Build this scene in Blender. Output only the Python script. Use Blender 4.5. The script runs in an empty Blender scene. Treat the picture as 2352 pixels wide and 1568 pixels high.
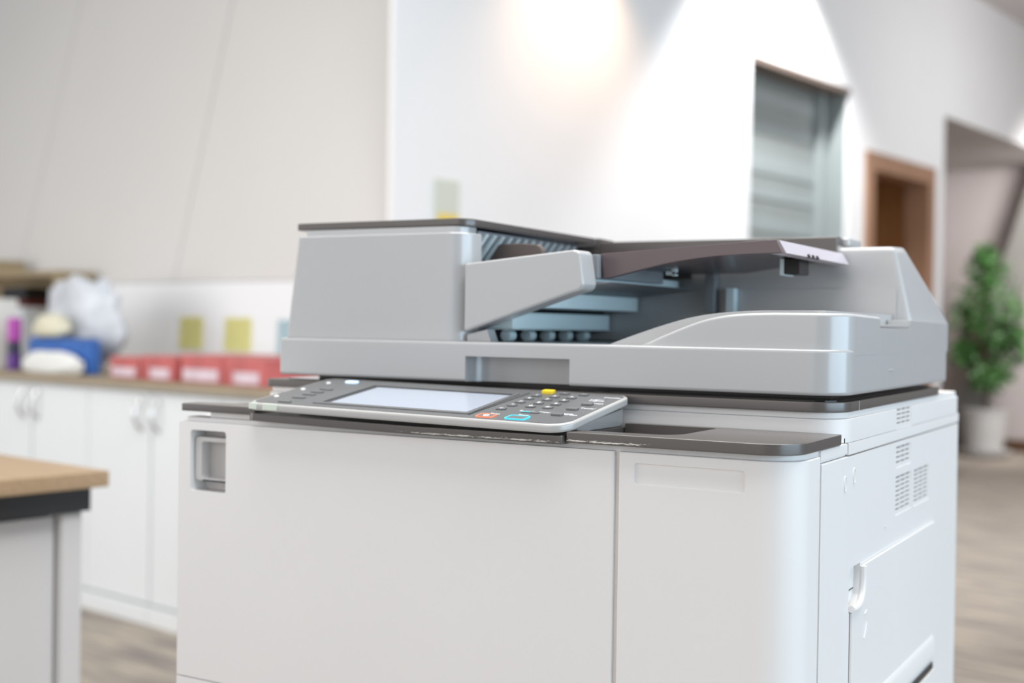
import bpy, bmesh, math, random
from mathutils import Vector, Matrix, noise
random.seed(7)
C = bpy.context.scene.collection
sc = bpy.context.scene

# ------------------------------------------------------------------ camera
# World = the printer's own frame: X along its front, Y into its depth, Z up.
Z0 = 0.88                       # height of the front door's top edge above the floor
FPX = 2865.59                   # focal length in pixels of the 2352 px wide frame
YAW, PITCH, ROLL = -0.52439513, -0.01186813, 0.01484342
CAM = Vector((0.8466, -0.8463, 0.0918 + Z0))
fw = Vector((math.sin(YAW), math.cos(YAW), 0)); rt = Vector((math.cos(YAW), -math.sin(YAW), 0)); up = Vector((0, 0, 1))
f2 = fw * math.cos(PITCH) + up * math.sin(PITCH); u2 = up * math.cos(PITCH) - fw * math.sin(PITCH)
r3 = rt * math.cos(ROLL) + u2 * math.sin(ROLL); u3 = u2 * math.cos(ROLL) - rt * math.sin(ROLL)
cd = bpy.data.cameras.new('camera'); cam = bpy.data.objects.new('camera', cd); C.objects.link(cam)
m = Matrix((r3, u3, -f2)).transposed().to_4x4(); m.translation = CAM; cam.matrix_world = m
cd.sensor_width = 36; cd.lens = FPX * 36 / 2352; cd.clip_start = 0.02; cd.clip_end = 60
cd.dof.use_dof = True; cd.dof.focus_distance = 0.93; cd.dof.aperture_fstop = 4.3
sc.camera = cam

# ------------------------------------------------------------------ light
sc.view_settings.view_transform = 'Standard'; sc.view_settings.look = 'None'
sc.view_settings.gamma = 1; sc.view_settings.use_curve_mapping = False
sc.view_settings.exposure = 0.0
w = bpy.data.worlds.new('world'); sc.world = w; w.use_nodes = True
bg = w.node_tree.nodes['Background']; bg.inputs[0].default_value = (0.97, 0.98, 1, 1); bg.inputs[1].default_value = 0.42

ALPHA = math.radians(-9.7)      # the room stands turned against the printer
RU = Vector((math.cos(ALPHA), math.sin(ALPHA), 0)); RV = Vector((-math.sin(ALPHA), math.cos(ALPHA), 0))
def R(u, v, z=0): return RU * u + RV * v + Vector((0, 0, z))
def area(name, loc, target, sx, sy, power, col):
    l = bpy.data.lights.new(name, 'AREA'); l.shape = 'RECTANGLE'; l.size = sx; l.size_y = sy; l.energy = power; l.color = col
    o = bpy.data.objects.new(name, l); C.objects.link(o); o.location = loc
    o.rotation_euler = (Vector(target) - Vector(loc)).to_track_quat('-Z', 'Y').to_euler(); return o
def spot(name, loc, target, power, col, ang, blend, rad=0.04):
    l = bpy.data.lights.new(name, 'SPOT'); l.energy = power; l.color = col; l.spot_size = math.radians(ang); l.spot_blend = blend; l.shadow_soft_size = rad
    o = bpy.data.objects.new(name, l); C.objects.link(o); o.location = loc
    o.rotation_euler = (Vector(target) - Vector(loc)).to_track_quat('-Z', 'Y').to_euler(); return o
area('window_daylight', R(5.0, 0.8, 1.30), R(0.5, 0.6, 1.05), 5.5, 1.6, 158, (0.60, 0.82, 1.0))
area('ceiling_panel_light', R(0.5, 0.3, 3.1), R(0.5, 0.3, 0), 2.2, 2.2, 118, (1.0, 0.985, 0.96))
area('cabinet_fill', R(-2.6, 0.3, 3.1), R(-2.8, 1.4, 0.8), 2.4, 1.2, 14, (1.0, 0.98, 0.955))  # added fill that brightens the cabinets and left wall
area('left_rear_fill', R(-3.7, -2.4, 1.4), R(-3.0, 1.7, 0.7), 3.2, 2.0, 80, (0.97, 0.985, 1.0))  # unseen fill, added to lift the cabinet fronts
area('wall_fill', R(-0.5, 7.0, 3.1), R(-1.9, 7.0, 1.5), 1.0, 3.0, 42, (1.0, 0.985, 0.97))  # added fill for the far part of the white wall
area('rear_fill', R(0.0, -4.6, 1.9), R(0.2, 0.3, 1.0), 5.0, 2.6, 46, (1.0, 0.96, 0.935))  # soft front fill, added behind the camera
spot('warm_downlight', R(-1.80, 3.22, 2.62), R(-1.97, 3.22, 1.5), 44, (1.0, 0.66, 0.42), 116, 1.0)
spot('cool_downlight', R(-1.62, 4.72, 3.06), R(-1.95, 4.80, 1.9), 250, (1.0, 1.0, 1.0), 102, 0.42, 0.06)
spot('corridor_downlight', R(-1.55, 9.4, 3.1), R(-2.0, 9.4, 2.2), 40, (1.0, 0.99, 0.97), 100, 0.9)
spot('corridor_fill', R(-1.2, 8.5, 2.2), R(-2.7, 9.7, 1.0), 170, (1.0, 0.96, 0.93), 110, 0.8, 0.3)  # added fill outside the view, brightens the corridor

# ------------------------------------------------------------------ materials
MT = {}
def mat(name, col, rough=0.5, metal=0.0, bump=0.0, bscale=400, var=0.0, vscale=6, trans=0, coat=0, emis=None, alpha=1, stretch=None, spec=0.5):
    mm = bpy.data.materials.new(name); mm.use_nodes = True; nt = mm.node_tree; p = nt.nodes['Principled BSDF']
    p.inputs['Roughness'].default_value = rough; p.inputs['Metallic'].default_value = metal
    p.inputs['Specular IOR Level'].default_value = spec
    tc = nt.nodes.new('ShaderNodeTexCoord')
    src = tc.outputs['Object']
    if stretch:
        mp = nt.nodes.new('ShaderNodeMapping'); mp.inputs['Scale'].default_value = stretch; nt.links.new(src, mp.inputs[0]); src = mp.outputs[0]
    n = nt.nodes.new('ShaderNodeTexNoise'); n.inputs['Scale'].default_value = vscale; n.inputs['Detail'].default_value = 4; nt.links.new(src, n.inputs['Vector'])
    r = nt.nodes.new('ShaderNodeValToRGB'); r.color_ramp.elements[0].position = 0.3; r.color_ramp.elements[1].position = 0.7
    c0 = [max(0, x * (1 - var)) for x in col]; c1 = [min(1, x * (1 + var)) for x in col]
    r.color_ramp.elements[0].color = (*c0, 1); r.color_ramp.elements[1].color = (*c1, 1)
    nt.links.new(n.outputs['Fac'], r.inputs[0]); nt.links.new(r.outputs[0], p.inputs['Base Color'])
    if bump:
        n2 = nt.nodes.new('ShaderNodeTexNoise'); n2.inputs['Scale'].default_value = bscale; nt.links.new(tc.outputs['Object'], n2.inputs['Vector'])
        b = nt.nodes.new('ShaderNodeBump'); b.inputs['Strength'].default_value = bump; b.inputs['Distance'].default_value = 0.001
        nt.links.new(n2.outputs['Fac'], b.inputs['Height']); nt.links.new(b.outputs[0], p.inputs['Normal'])
    if trans: p.inputs['Transmission Weight'].default_value = trans
    if coat: p.inputs['Coat Weight'].default_value = coat
    if alpha < 1: p.inputs['Alpha'].default_value = alpha
    if emis: p.inputs['Emission Color'].default_value = (*emis[:3], 1); p.inputs['Emission Strength'].default_value = emis[3]
    MT[name] = mm; return mm
mat('body_white', (0.79, 0.775, 0.765), 0.42, bump=0.05, bscale=1500, var=0.01)
mat('feeder_grey', (0.435, 0.44, 0.447), 0.24, bump=0.03, bscale=1500, var=0.01, spec=0.85)
mat('dark_trim', (0.090, 0.080, 0.075), 0.25, bump=0.03, bscale=1500, var=0.03, spec=0.7)
mat('plum_tray', (0.115, 0.085, 0.09), 0.25, var=0.05)
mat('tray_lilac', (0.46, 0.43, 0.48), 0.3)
mat('black', (0.006, 0.006, 0.007), 0.35)
mat('glass_black', (0.004, 0.004, 0.005), 0.08)
mat('inner_grey', (0.27, 0.29, 0.31), 0.5)
mat('inner_plate', (0.78, 0.91, 0.94), 0.45)  # blue tint stands in for cool window light
mat('taupe', (0.13, 0.105, 0.095), 0.45)
mat('panel_white', (0.43, 0.425, 0.42), 0.25, spec=0.85)
mat('panel_grey', (0.125, 0.127, 0.13), 0.38)
mat('bezel', (0.05, 0.055, 0.06), 0.3)
mat('key_grey', (0.14, 0.142, 0.148), 0.4)
mat('key_yellow', (0.85, 0.62, 0.02), 0.4)
mat('ring_cyan', (0.05, 0.62, 0.78), 0.4, emis=(0.05, 0.62, 0.8, 0.35))
mat('ring_orange', (0.85, 0.25, 0.14), 0.4, emis=(0.9, 0.25, 0.12, 0.2))
mat('muted_red', (0.42, 0.22, 0.20), 0.5)
mat('win_grey', (0.58, 0.57, 0.565), 0.5)
mat('head_brown', (0.16, 0.12, 0.10), 0.6)
mat('print_white', (0.88, 0.89, 0.92), 0.5)
mat('screen', (0.36, 0.40, 0.47), 0.16, emis=(0.62, 0.72, 0.9, 0.06))
mat('led_blue', (0.6, 0.8, 1.0), 0.3, emis=(0.45, 0.7, 1.0, 0.9))
mat('tape', (0.66, 0.72, 0.64), 0.3)
mat('silver', (0.6, 0.6, 0.6), 0.3, metal=0.9)
mat('wall_white', (0.88, 0.875, 0.88), 0.85, bump=0.1, bscale=60, var=0.01, vscale=2)
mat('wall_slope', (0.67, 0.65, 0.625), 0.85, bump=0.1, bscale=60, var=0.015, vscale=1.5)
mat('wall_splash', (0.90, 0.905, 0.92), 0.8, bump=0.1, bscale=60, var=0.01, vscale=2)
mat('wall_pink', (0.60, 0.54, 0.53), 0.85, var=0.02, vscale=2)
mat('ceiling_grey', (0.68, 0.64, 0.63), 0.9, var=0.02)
mat('beam_grey', (0.30, 0.29, 0.27), 0.7, var=0.05)
mat('brown_wood', (0.27, 0.115, 0.035), 0.5, var=0.25, vscale=5, stretch=(10, 10, 0.6))
mat('brown_frame', (0.36, 0.20, 0.12), 0.5, var=0.15, vscale=5, stretch=(10, 10, 0.6))
mat('base_brown', (0.12, 0.06, 0.03), 0.5)
mat('frosted', (0.25, 0.275, 0.27), 0.45, var=0.03)
mat('frosted_pale', (0.30, 0.335, 0.335), 0.45, var=0.03)
mat('cabinet_white', (0.83, 0.85, 0.86), 0.4, var=0.01)
mat('worktop_edge', (0.36, 0.29, 0.20), 0.5, var=0.1, stretch=(1, 12, 12))
mat('desk_wood', (0.38, 0.27, 0.165), 0.45, var=0.1, vscale=8, stretch=(1, 14, 14))
mat('desk_black', (0.02, 0.021, 0.024), 0.4)
mat('desk_grey', (0.62, 0.62, 0.63), 0.5, var=0.01)
mat('sticky_yellow', (1.0, 0.95, 0.50), 0.7, var=0.03)
mat('sticky_blue', (0.70, 0.86, 0.90), 0.7)
mat('bag', (0.62, 0.645, 0.685), 0.3, var=0.12, vscale=9)
mat('blue_item', (0.04, 0.14, 0.45), 0.4, var=0.25, vscale=7)
mat('cream', (0.72, 0.68, 0.52), 0.7, var=0.04)
mat('cloth_white', (0.80, 0.80, 0.77), 0.8, var=0.03)
mat('pink', (0.45, 0.06, 0.40), 0.35)
mat('navy', (0.03, 0.035, 0.07), 0.4)
mat('purple', (0.12, 0.04, 0.26), 0.35)
mat('red_pack', (0.52, 0.13, 0.125), 0.5, var=0.2, vscale=12)
mat('label_pink', (0.72, 0.60, 0.66), 0.5, var=0.1, vscale=14)
mat('carton_white', (0.72, 0.76, 0.80), 0.6, var=0.04)
mat('maroon', (0.10, 0.01, 0.012), 0.5)
mat('shelf_wood', (0.36, 0.28, 0.17), 0.6, var=0.15, vscale=6, stretch=(1, 10, 10))
mat('leaf', (0.055, 0.16, 0.035), 0.45, var=0.5, vscale=9)
mat('trunk', (0.13, 0.075, 0.05), 0.8, var=0.3)
mat('pot', (0.62, 0.61, 0.60), 0.4)
mat('soil', (0.03, 0.02, 0.015), 0.9)
mat('card', (0.66, 0.68, 0.60), 0.6)
mat('card_yellow', (0.85, 0.62, 0.10), 0.6)

def carpet():
    mm = bpy.data.materials.new('carpet'); mm.use_nodes = True; nt = mm.node_tree; p = nt.nodes['Principled BSDF']; p.inputs['Roughness'].default_value = 0.95
    tc = nt.nodes.new('ShaderNodeTexCoord'); mp = nt.nodes.new('ShaderNodeMapping'); mp.inputs['Scale'].default_value = (1.1, 9, 1)
    nt.links.new(tc.outputs['Object'], mp.inputs[0])
    n = nt.nodes.new('ShaderNodeTexNoise'); n.inputs['Scale'].default_value = 2.8; n.inputs['Detail'].default_value = 5; nt.links.new(mp.outputs[0], n.inputs['Vector'])
    r = nt.nodes.new('ShaderNodeValToRGB'); e = r.color_ramp.elements
    e[0].position = 0.36; e[0].color = (0.25, 0.218, 0.198, 1); e[1].position = 0.62; e[1].color = (0.47, 0.405, 0.33, 1)
    k = e.new(0.5); k.color = (0.36, 0.315, 0.272, 1)
    nt.links.new(n.outputs['Fac'], r.inputs[0]); nt.links.new(r.outputs[0], p.inputs['Base Color'])
    n2 = nt.nodes.new('ShaderNodeTexNoise'); n2.inputs['Scale'].default_value = 700; nt.links.new(tc.outputs['Object'], n2.inputs['Vector'])
    b = nt.nodes.new('ShaderNodeBump'); b.inputs['Strength'].default_value = 0.4; b.inputs['Distance'].default_value = 0.003
    nt.links.new(n2.outputs['Fac'], b.inputs['Height']); nt.links.new(b.outputs[0], p.inputs['Normal']); MT['carpet'] = mm
carpet()

def worn(name, z0, z1, x0, x1):
    """dark trim whose lower front edge is rubbed through to pale plastic (a band in height, broken up by noise)"""
    mm = bpy.data.materials.new(name); mm.use_nodes = True; nt = mm.node_tree; p = nt.nodes['Principled BSDF']; p.inputs['Roughness'].default_value = 0.27; p.inputs['Specular IOR Level'].default_value = 0.7
    tc = nt.nodes.new('ShaderNodeTexCoord'); sp = nt.nodes.new('ShaderNodeSeparateXYZ'); nt.links.new(tc.outputs['Object'], sp.inputs[0])
    def mathn(op, a, b=None):
        q = nt.nodes.new('ShaderNodeMath'); q.operation = op
        for i, s in enumerate((a, b)):
            if s is None: continue
            if isinstance(s, (int, float)): q.inputs[i].default_value = s
            else: nt.links.new(s, q.inputs[i])
        return q.outputs[0]
    mp = nt.nodes.new('ShaderNodeMapping'); mp.inputs['Scale'].default_value = (90, 90, 900); nt.links.new(tc.outputs['Object'], mp.inputs[0])
    n = nt.nodes.new('ShaderNodeTexNoise'); n.inputs['Scale'].default_value = 1.6; n.inputs['Detail'].default_value = 6; n.inputs['Roughness'].default_value = 0.75; nt.links.new(mp.outputs[0], n.inputs['Vector'])
    zc = (z0 + z1) / 2; zh = (z1 - z0) / 2; xc = (x0 + x1) / 2; xh = (x1 - x0) / 2
    dz = mathn('DIVIDE', mathn('ABSOLUTE', mathn('SUBTRACT', sp.outputs[2], zc)), zh)
    dx = mathn('DIVIDE', mathn('ABSOLUTE', mathn('SUBTRACT', sp.outputs[0], xc)), xh)
    edge = mathn('MULTIPLY', mathn('MAXIMUM', dz, mathn('POWER', dx, 3.0)), 0.30)
    v = mathn('MULTIPLY', mathn('GREATER_THAN', mathn('SUBTRACT', n.outputs['Fac'], edge), 0.42), mathn('LESS_THAN', sp.outputs[1], -0.004))
    mix = nt.nodes.new('ShaderNodeMix'); mix.data_type = 'RGBA'; mix.inputs[6].default_value = (0.098, 0.087, 0.082, 1); mix.inputs[7].default_value = (0.62, 0.60, 0.56, 1)
    nt.links.new(v, mix.inputs[0]); nt.links.new(mix.outputs[2], p.inputs['Base Color']); MT[name] = mm
worn('worn_strip', 0.0034, 0.0062, 0.25, 0.415)
worn('worn_leaf', 0.0046, 0.0080, 0.395, 0.485)

# ------------------------------------------------------------------ mesh helpers
def V(*a): return Vector(a)
def bm_poly(pts, axis, a, b):
    """prism: closed polygon pts in the plane across `axis`, from a to b along it. z: (x,y); y: (x,z); x: (y,z)"""
    bm = bmesh.new()
    def P(p, h): return {'z': (p[0], p[1], h), 'y': (p[0], h, p[1]), 'x': (h, p[0], p[1])}[axis]
    lo = [bm.verts.new(P(p, a)) for p in pts]; hi = [bm.verts.new(P(p, b)) for p in pts]
    bm.faces.new(lo); bm.faces.new(hi); n = len(pts)
    for i in range(n): bm.faces.new((lo[i], lo[(i + 1) % n], hi[(i + 1) % n], hi[i]))
    bmesh.ops.recalc_face_normals(bm, faces=bm.faces); return bm
def rrect(x0, x1, y0, y1, r, seg=8):
    """rounded rectangle, r = one radius or (front-left, front-right, back-right, back-left)"""
    if isinstance(r, (int, float)): r = (r,) * 4
    out = []
    for (cx, cy, a0, q) in ((x0 + r[0], y0 + r[0], 180, r[0]), (x1 - r[1], y0 + r[1], 270, r[1]), (x1 - r[2], y1 - r[2], 0, r[2]), (x0 + r[3], y1 - r[3], 90, r[3])):
        if q < 1e-5: out.append((cx, cy)); continue
        for i in range(seg + 1):
            t = math.radians(a0 + 90 * i / seg); out.append((cx + q * math.cos(t), cy + q * math.sin(t)))
    return out
def box(x0, x1, y0, y1, z0, z1): return bm_poly([(x0, y0), (x1, y0), (x1, y1), (x0, y1)], 'z', z0, z1)
def bev(bm, wdt, seg=2, ang=40, sel=None):
    if wdt:
        es = [e for e in bm.edges if len(e.link_faces) == 2 and e.calc_face_angle(0) > math.radians(ang) and (sel is None or sel(e))]
        if es: bmesh.ops.bevel(bm, geom=es, offset=wdt, segments=seg, profile=0.6, affect='EDGES', clamp_overlap=True)
    return bm
def join(*bms):
    out = bms[0]
    for b in bms[1:]:
        me = bpy.data.meshes.new('t'); b.to_mesh(me); out.from_mesh(me); bpy.data.meshes.remove(me); b.free()
    return out
def tube(pts, rad, seg=8, closed=False):
    bm = bmesh.new(); rings = []; n = len(pts); pts = [Vector(p) for p in pts]
    rads = rad if isinstance(rad, (list, tuple)) else [rad] * n
    for i, p in enumerate(pts):
        t = (pts[min(i + 1, n - 1)] - pts[max(i - 1, 0)]).normalized()
        a = t.orthogonal().normalized() if i == 0 else (pa - t * pa.dot(t)).normalized()
        pa = a; b = t.cross(a)
        rings.append([bm.verts.new(p + (a * math.cos(2 * math.pi * k / seg) + b * math.sin(2 * math.pi * k / seg)) * rads[i]) for k in range(seg)])
    for i in range(n - 1):
        for k in range(seg): bm.faces.new((rings[i][k], rings[i][(k + 1) % seg], rings[i + 1][(k + 1) % seg], rings[i + 1][k]))
    bm.faces.new(rings[0]); bm.faces.new(rings[-1]); bmesh.ops.recalc_face_normals(bm, faces=bm.faces); return bm
def lathe(prof, seg=24, c=(0, 0, 0)):
    bm = bmesh.new(); rings = []
    for (r, z) in prof: rings.append([bm.verts.new((c[0] + r * math.cos(2 * math.pi * k / seg), c[1] + r * math.sin(2 * math.pi * k / seg), c[2] + z)) for k in range(seg)])
    for i in range(len(prof) - 1):
        for k in range(seg): bm.faces.new((rings[i][k], rings[i][(k + 1) % seg], rings[i + 1][(k + 1) % seg], rings[i + 1][k]))
    bm.faces.new(rings[0]); bm.faces.new(rings[-1]); bmesh.ops.recalc_face_normals(bm, faces=bm.faces); return bm
def catmull(p, n=6):
    out = []; q = [p[0]] + list(p) + [p[-1]]
    for i in range(1, len(q) - 2):
        for k in range(n):
            t = k / n; out.append(tuple(0.5 * ((2 * q[i][d]) + (-q[i - 1][d] + q[i + 1][d]) * t + (2 * q[i - 1][d] - 5 * q[i][d] + 4 * q[i + 1][d] - q[i + 2][d]) * t * t + (-q[i - 1][d] + 3 * q[i][d] - 3 * q[i + 1][d] + q[i + 2][d]) * t ** 3) for d in (0, 1)))
    return out + [tuple(p[-1])]
def raw(name, bm):
    me = bpy.data.meshes.new(name); bm.to_mesh(me); bm.free(); o = bpy.data.objects.new(name, me); C.objects.link(o); return o
def obj(name, bm, material, parent=None, cut=None, keep=None, post=0.0, smooth=35, fn=None):
    o = raw(name, bm); helpers = []
    for op, lst in (('INTERSECT', keep or []), ('DIFFERENCE', cut or [])):
        for cb in lst:
            h = raw('cutter', cb); helpers.append(h); md = o.modifiers.new('b', 'BOOLEAN'); md.operation = op; md.object = h; md.solver = 'EXACT'
    if helpers:
        bpy.context.view_layer.update(); dg = bpy.context.evaluated_depsgraph_get()
        me = bpy.data.meshes.new_from_object(o.evaluated_get(dg)); old = o.data; o.modifiers.clear(); o.data = me; me.name = name; bpy.data.meshes.remove(old)
        for h in helpers:
            hm = h.data; bpy.data.objects.remove(h); bpy.data.meshes.remove(hm)
        if post:
            b = bmesh.new(); b.from_mesh(me); bmesh.ops.remove_doubles(b, verts=b.verts, dist=1e-6); bev(b, post, 2, 50); b.to_mesh(me); b.free()
    me = o.data
    if fn:
        for vv in me.vertices: vv.co = fn(vv.co.copy())
    me.materials.clear(); me.materials.append(MT[material])
    me.shade_smooth(); me.set_sharp_from_angle(angle=math.radians(smooth))
    wn = o.modifiers.new('weighted_normal', 'WEIGHTED_NORMAL'); wn.keep_sharp = True
    if parent: o.parent = parent
    return o
def tag(o, label, cat, group=None):
    o['label'] = label; o['category'] = cat
    if group: o['group'] = group
    return o
def thing(name, label, cat, loc=(0, 0, 0), rz=0.0, group=None):
    o = bpy.data.objects.new(name, None); C.objects.link(o); o.location = loc; o.rotation_euler = (0, 0, rz); o.empty_display_size = 0.1
    return tag(o, label, cat, group)
def lab(o, s): o['label'] = s; return o
def struct(name, bm, material, parent=None):
    o = obj(name, bm, material, parent)
    if not parent: o['kind'] = 'structure'; o.rotation_euler = (0, 0, ALPHA)
    return o
def copy_tree(o, parent=None):
    c = o.copy(); C.objects.link(c)
    if parent: c.parent = parent
    for ch in list(o.children): copy_tree(ch, c)
    return c
def text(s, size, loc, material, parent, name='printed_word', fn=None, rz=0):
    cu = bpy.data.curves.new('t', 'FONT'); cu.body = s; cu.size = size; cu.align_x = 'CENTER'; cu.align_y = 'CENTER'; cu.extrude = 0.00005
    to = bpy.data.objects.new('t', cu); C.objects.link(to); bpy.context.view_layer.update()
    me = bpy.data.meshes.new_from_object(to.evaluated_get(bpy.context.evaluated_depsgraph_get())); bpy.data.objects.remove(to); bpy.data.curves.remove(cu)
    o = bpy.data.objects.new(name, me); C.objects.link(o); me.materials.clear(); me.materials.append(MT[material])
    ca, sa = math.cos(rz), math.sin(rz)
    for vv in me.vertices:
        p = Vector((vv.co.x * ca - vv.co.y * sa + loc[0], vv.co.x * sa + vv.co.y * ca + loc[1], vv.co.z + loc[2])); vv.co = fn(p) if fn else p
    o.parent = parent; return o

# ================================================================== THE ROOM (u along the cabinet wall, v away from it)
CU, VW, VC = -1.988, 2.239, 1.639      # corner / long white wall, cabinet wall, cabinet fronts
struct('floor', box(-7, 6, -5, 13, -0.05, 0), 'carpet')
# cabinet wall: upright to the crease, then leaning back in broad panels
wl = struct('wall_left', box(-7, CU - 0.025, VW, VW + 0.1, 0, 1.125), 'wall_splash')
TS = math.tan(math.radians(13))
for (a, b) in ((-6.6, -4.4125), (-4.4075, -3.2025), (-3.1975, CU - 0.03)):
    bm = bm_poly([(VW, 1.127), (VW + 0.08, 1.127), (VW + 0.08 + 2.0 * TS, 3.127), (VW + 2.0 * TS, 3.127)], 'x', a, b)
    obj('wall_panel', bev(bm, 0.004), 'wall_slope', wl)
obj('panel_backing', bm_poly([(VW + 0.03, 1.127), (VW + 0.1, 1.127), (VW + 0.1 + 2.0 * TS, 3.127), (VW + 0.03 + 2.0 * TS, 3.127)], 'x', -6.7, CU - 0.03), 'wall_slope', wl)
# long white wall with a window of frosted strips, a brown door and a wide opening
def wall_with_holes(u0, u1, vs, zs, holes):
    bm = None
    for i in range(len(vs) - 1):
        for j in range(len(zs) - 1):
            vm, zm = (vs[i] + vs[i + 1]) / 2, (zs[j] + zs[j + 1]) / 2
            if any(h[0] < vm < h[1] and h[2] < zm < h[3] for h in holes): continue
            b = box(u0, u1, vs[i], vs[i + 1], zs[j], zs[j + 1]); bm = b if bm is None else join(bm, b)
    bmesh.ops.remove_doubles(bm, verts=bm.verts, dist=1e-5)
    dead = [f for f in bm.faces if any(f is not g and set(f.verts) == set(g.verts) for e in f.edges for g in e.link_faces)]
    bmesh.ops.delete(bm, geom=dead, context='FACES'); return bm
WIN = (4.64, 5.73, 0.5, 2.297); DOOR = (5.935, 6.955, 0, 1.99); OPEN = (7.12, 12.0, 0, 2.345)
struct('wall_right', wall_with_holes(CU - 0.02, CU, [VW, WIN[0], WIN[1], DOOR[0], DOOR[1], OPEN[0], OPEN[1], 12.6], [0, 0.5, 1.99, 2.297, 2.345, 3.2], [WIN, DOOR, OPEN]), 'wall_white')
# window reveal, frame and frosted strips
wn_ = struct('window_1', join(box(CU - 0.16, CU - 0.021, WIN[0] - 0.02, WIN[0], WIN[2], WIN[3]), box(CU - 0.16, CU - 0.021, WIN[1], WIN[1] + 0.02, WIN[2], WIN[3]),
             box(CU - 0.16, CU - 0.021, WIN[0], WIN[1], WIN[2] - 0.02, WIN[2])), 'frosted_pale')
obj('window_head', box(CU - 0.16, CU + 0.004, WIN[0], WIN[1], WIN[3] - 0.03, WIN[3]), 'head_brown', wn_)
obj('window_pane', box(CU - 0.15, CU - 0.14, WIN[0], WIN[1], WIN[2], WIN[3] - 0.03), 'frosted', wn_)
obj('window_stile', box(CU - 0.139, CU - 0.10, WIN[1] - 0.13, WIN[1] - 0.09, WIN[2], WIN[3] - 0.03), 'frosted_pale', wn_)
zz = 2.20; k = 0
while zz > 0.62:
    h = (0.075, 0.05, 0.09, 0.06)[k % 4]
    obj('frosted_strip', box(CU - 0.139, CU - 0.135, WIN[0] + 0.003, WIN[1] - 0.135, zz - h, zz), 'frosted_pale', wn_)
    zz -= h + (0.09, 0.12, 0.07)[k % 3]; k += 1
# door
dr = struct('door_1', join(box(CU - 0.14, CU + 0.015, DOOR[0], DOOR[0] + 0.11, 0, DOOR[3]), box(CU - 0.14, CU + 0.015, DOOR[1] - 0.11, DOOR[1], 0, DOOR[3]),
            box(CU - 0.14, CU + 0.015, DOOR[0] + 0.11, DOOR[1] - 0.11, DOOR[3] - 0.1, DOOR[3])), 'brown_frame')
obj('door_leaf', bev(box(CU - 0.42, CU - 0.38, DOOR[0] + 0.03, DOOR[1] - 0.02, 0, DOOR[3] - 0.02), 0.004), 'brown_wood', dr)
obj('door_lining', join(box(CU - 0.42, CU - 0.141, DOOR[1] - 0.1, DOOR[1] - 0.05, 0, DOOR[3]), box(CU - 0.42, CU - 0.141, DOOR[0] + 0.05, DOOR[0] + 0.1, 0, DOOR[3]), box(CU - 0.42, CU - 0.141, DOOR[0] + 0.1, DOOR[1] - 0.1, DOOR[3] - 0.08, DOOR[3])), 'brown_wood', dr)
lab(obj('door_plaque', bev(box(CU - 0.379, CU - 0.372, 6.66, 6.77, 1.52, 1.68), 0.002), 'card', dr), 'pale plaque on the brown door')
# corridor behind the opening
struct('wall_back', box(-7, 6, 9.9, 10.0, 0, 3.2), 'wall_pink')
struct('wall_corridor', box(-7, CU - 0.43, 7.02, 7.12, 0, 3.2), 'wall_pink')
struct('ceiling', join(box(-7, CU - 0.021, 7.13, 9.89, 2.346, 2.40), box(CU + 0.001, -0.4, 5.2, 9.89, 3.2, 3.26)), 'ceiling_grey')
struct('baseboard_back', box(-7, 6, 9.88, 9.899, 0, 0.1), 'base_brown')
bmq = bm_poly([(-2.93, 0.0), (-2.66, 0.0), (-2.02, 2.345), (-2.20, 2.345)], 'y', 9.62, 9.80)
br = obj('slanted_beam', bev(bmq, 0.01), 'beam_grey'); br.rotation_euler = (0, 0, ALPHA); tag(br, 'grey slanted roof beam standing behind the potted tree', 'beam')

# ------------------------------------------------------------------ potted tree
pt = thing('potted_tree', 'leafy green potted tree in a white pot at the corridor end', 'plant', R(-2.45, 9.30, 0), ALPHA)
pot = obj('pot', lathe([(0.10, 0.03), (0.135, 0.06), (0.155, 0.2), (0.165, 0.34), (0.175, 0.35), (0.175, 0.375), (0.15, 0.375), (0.145, 0.33), (0.02, 0.325)]), 'pot', pt)
obj('saucer', lathe([(0.15, 0.0), (0.20, 0.035), (0.205, 0.05), (0.19, 0.05), (0.10, 0.03)]), 'pot', pt)
obj('soil', lathe([(0.143, 0.33), (0.10, 0.345), (0.01, 0.35)]), 'soil', pot)
obj('trunk', join(tube([(0, 0, 0.34), (0.01, 0.01, 0.6), (-0.02, 0, 0.9), (0.0, 0.02, 1.3)], [0.016, 0.014, 0.011, 0.006]),
    tube([(0.01, 0.01, 0.6), (0.08, 0.05, 0.85), (0.14, 0.03, 1.15)], [0.01, 0.008, 0.004]), tube([(0, 0, 0.75), (-0.1, -0.05, 1.0), (-0.12, -0.02, 1.3)], [0.01, 0.007, 0.004])), 'trunk', pt)
bm = bmesh.new(); rnd = random.Random(3)
blobs = [(-0.02, 0, 1.42, 0.20, 0.24), (-0.13, 0.03, 1.15, 0.16, 0.22), (0.15, 0, 1.12, 0.20, 0.26), (0.02, 0.05, 0.95, 0.22, 0.2), (-0.14, 0, 0.82, 0.13, 0.14), (0.06, -0.05, 0.66, 0.19, 0.14), (0.2, 0.05, 0.9, 0.12, 0.18), (-0.02, 0, 1.58, 0.10, 0.12)]
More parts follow.
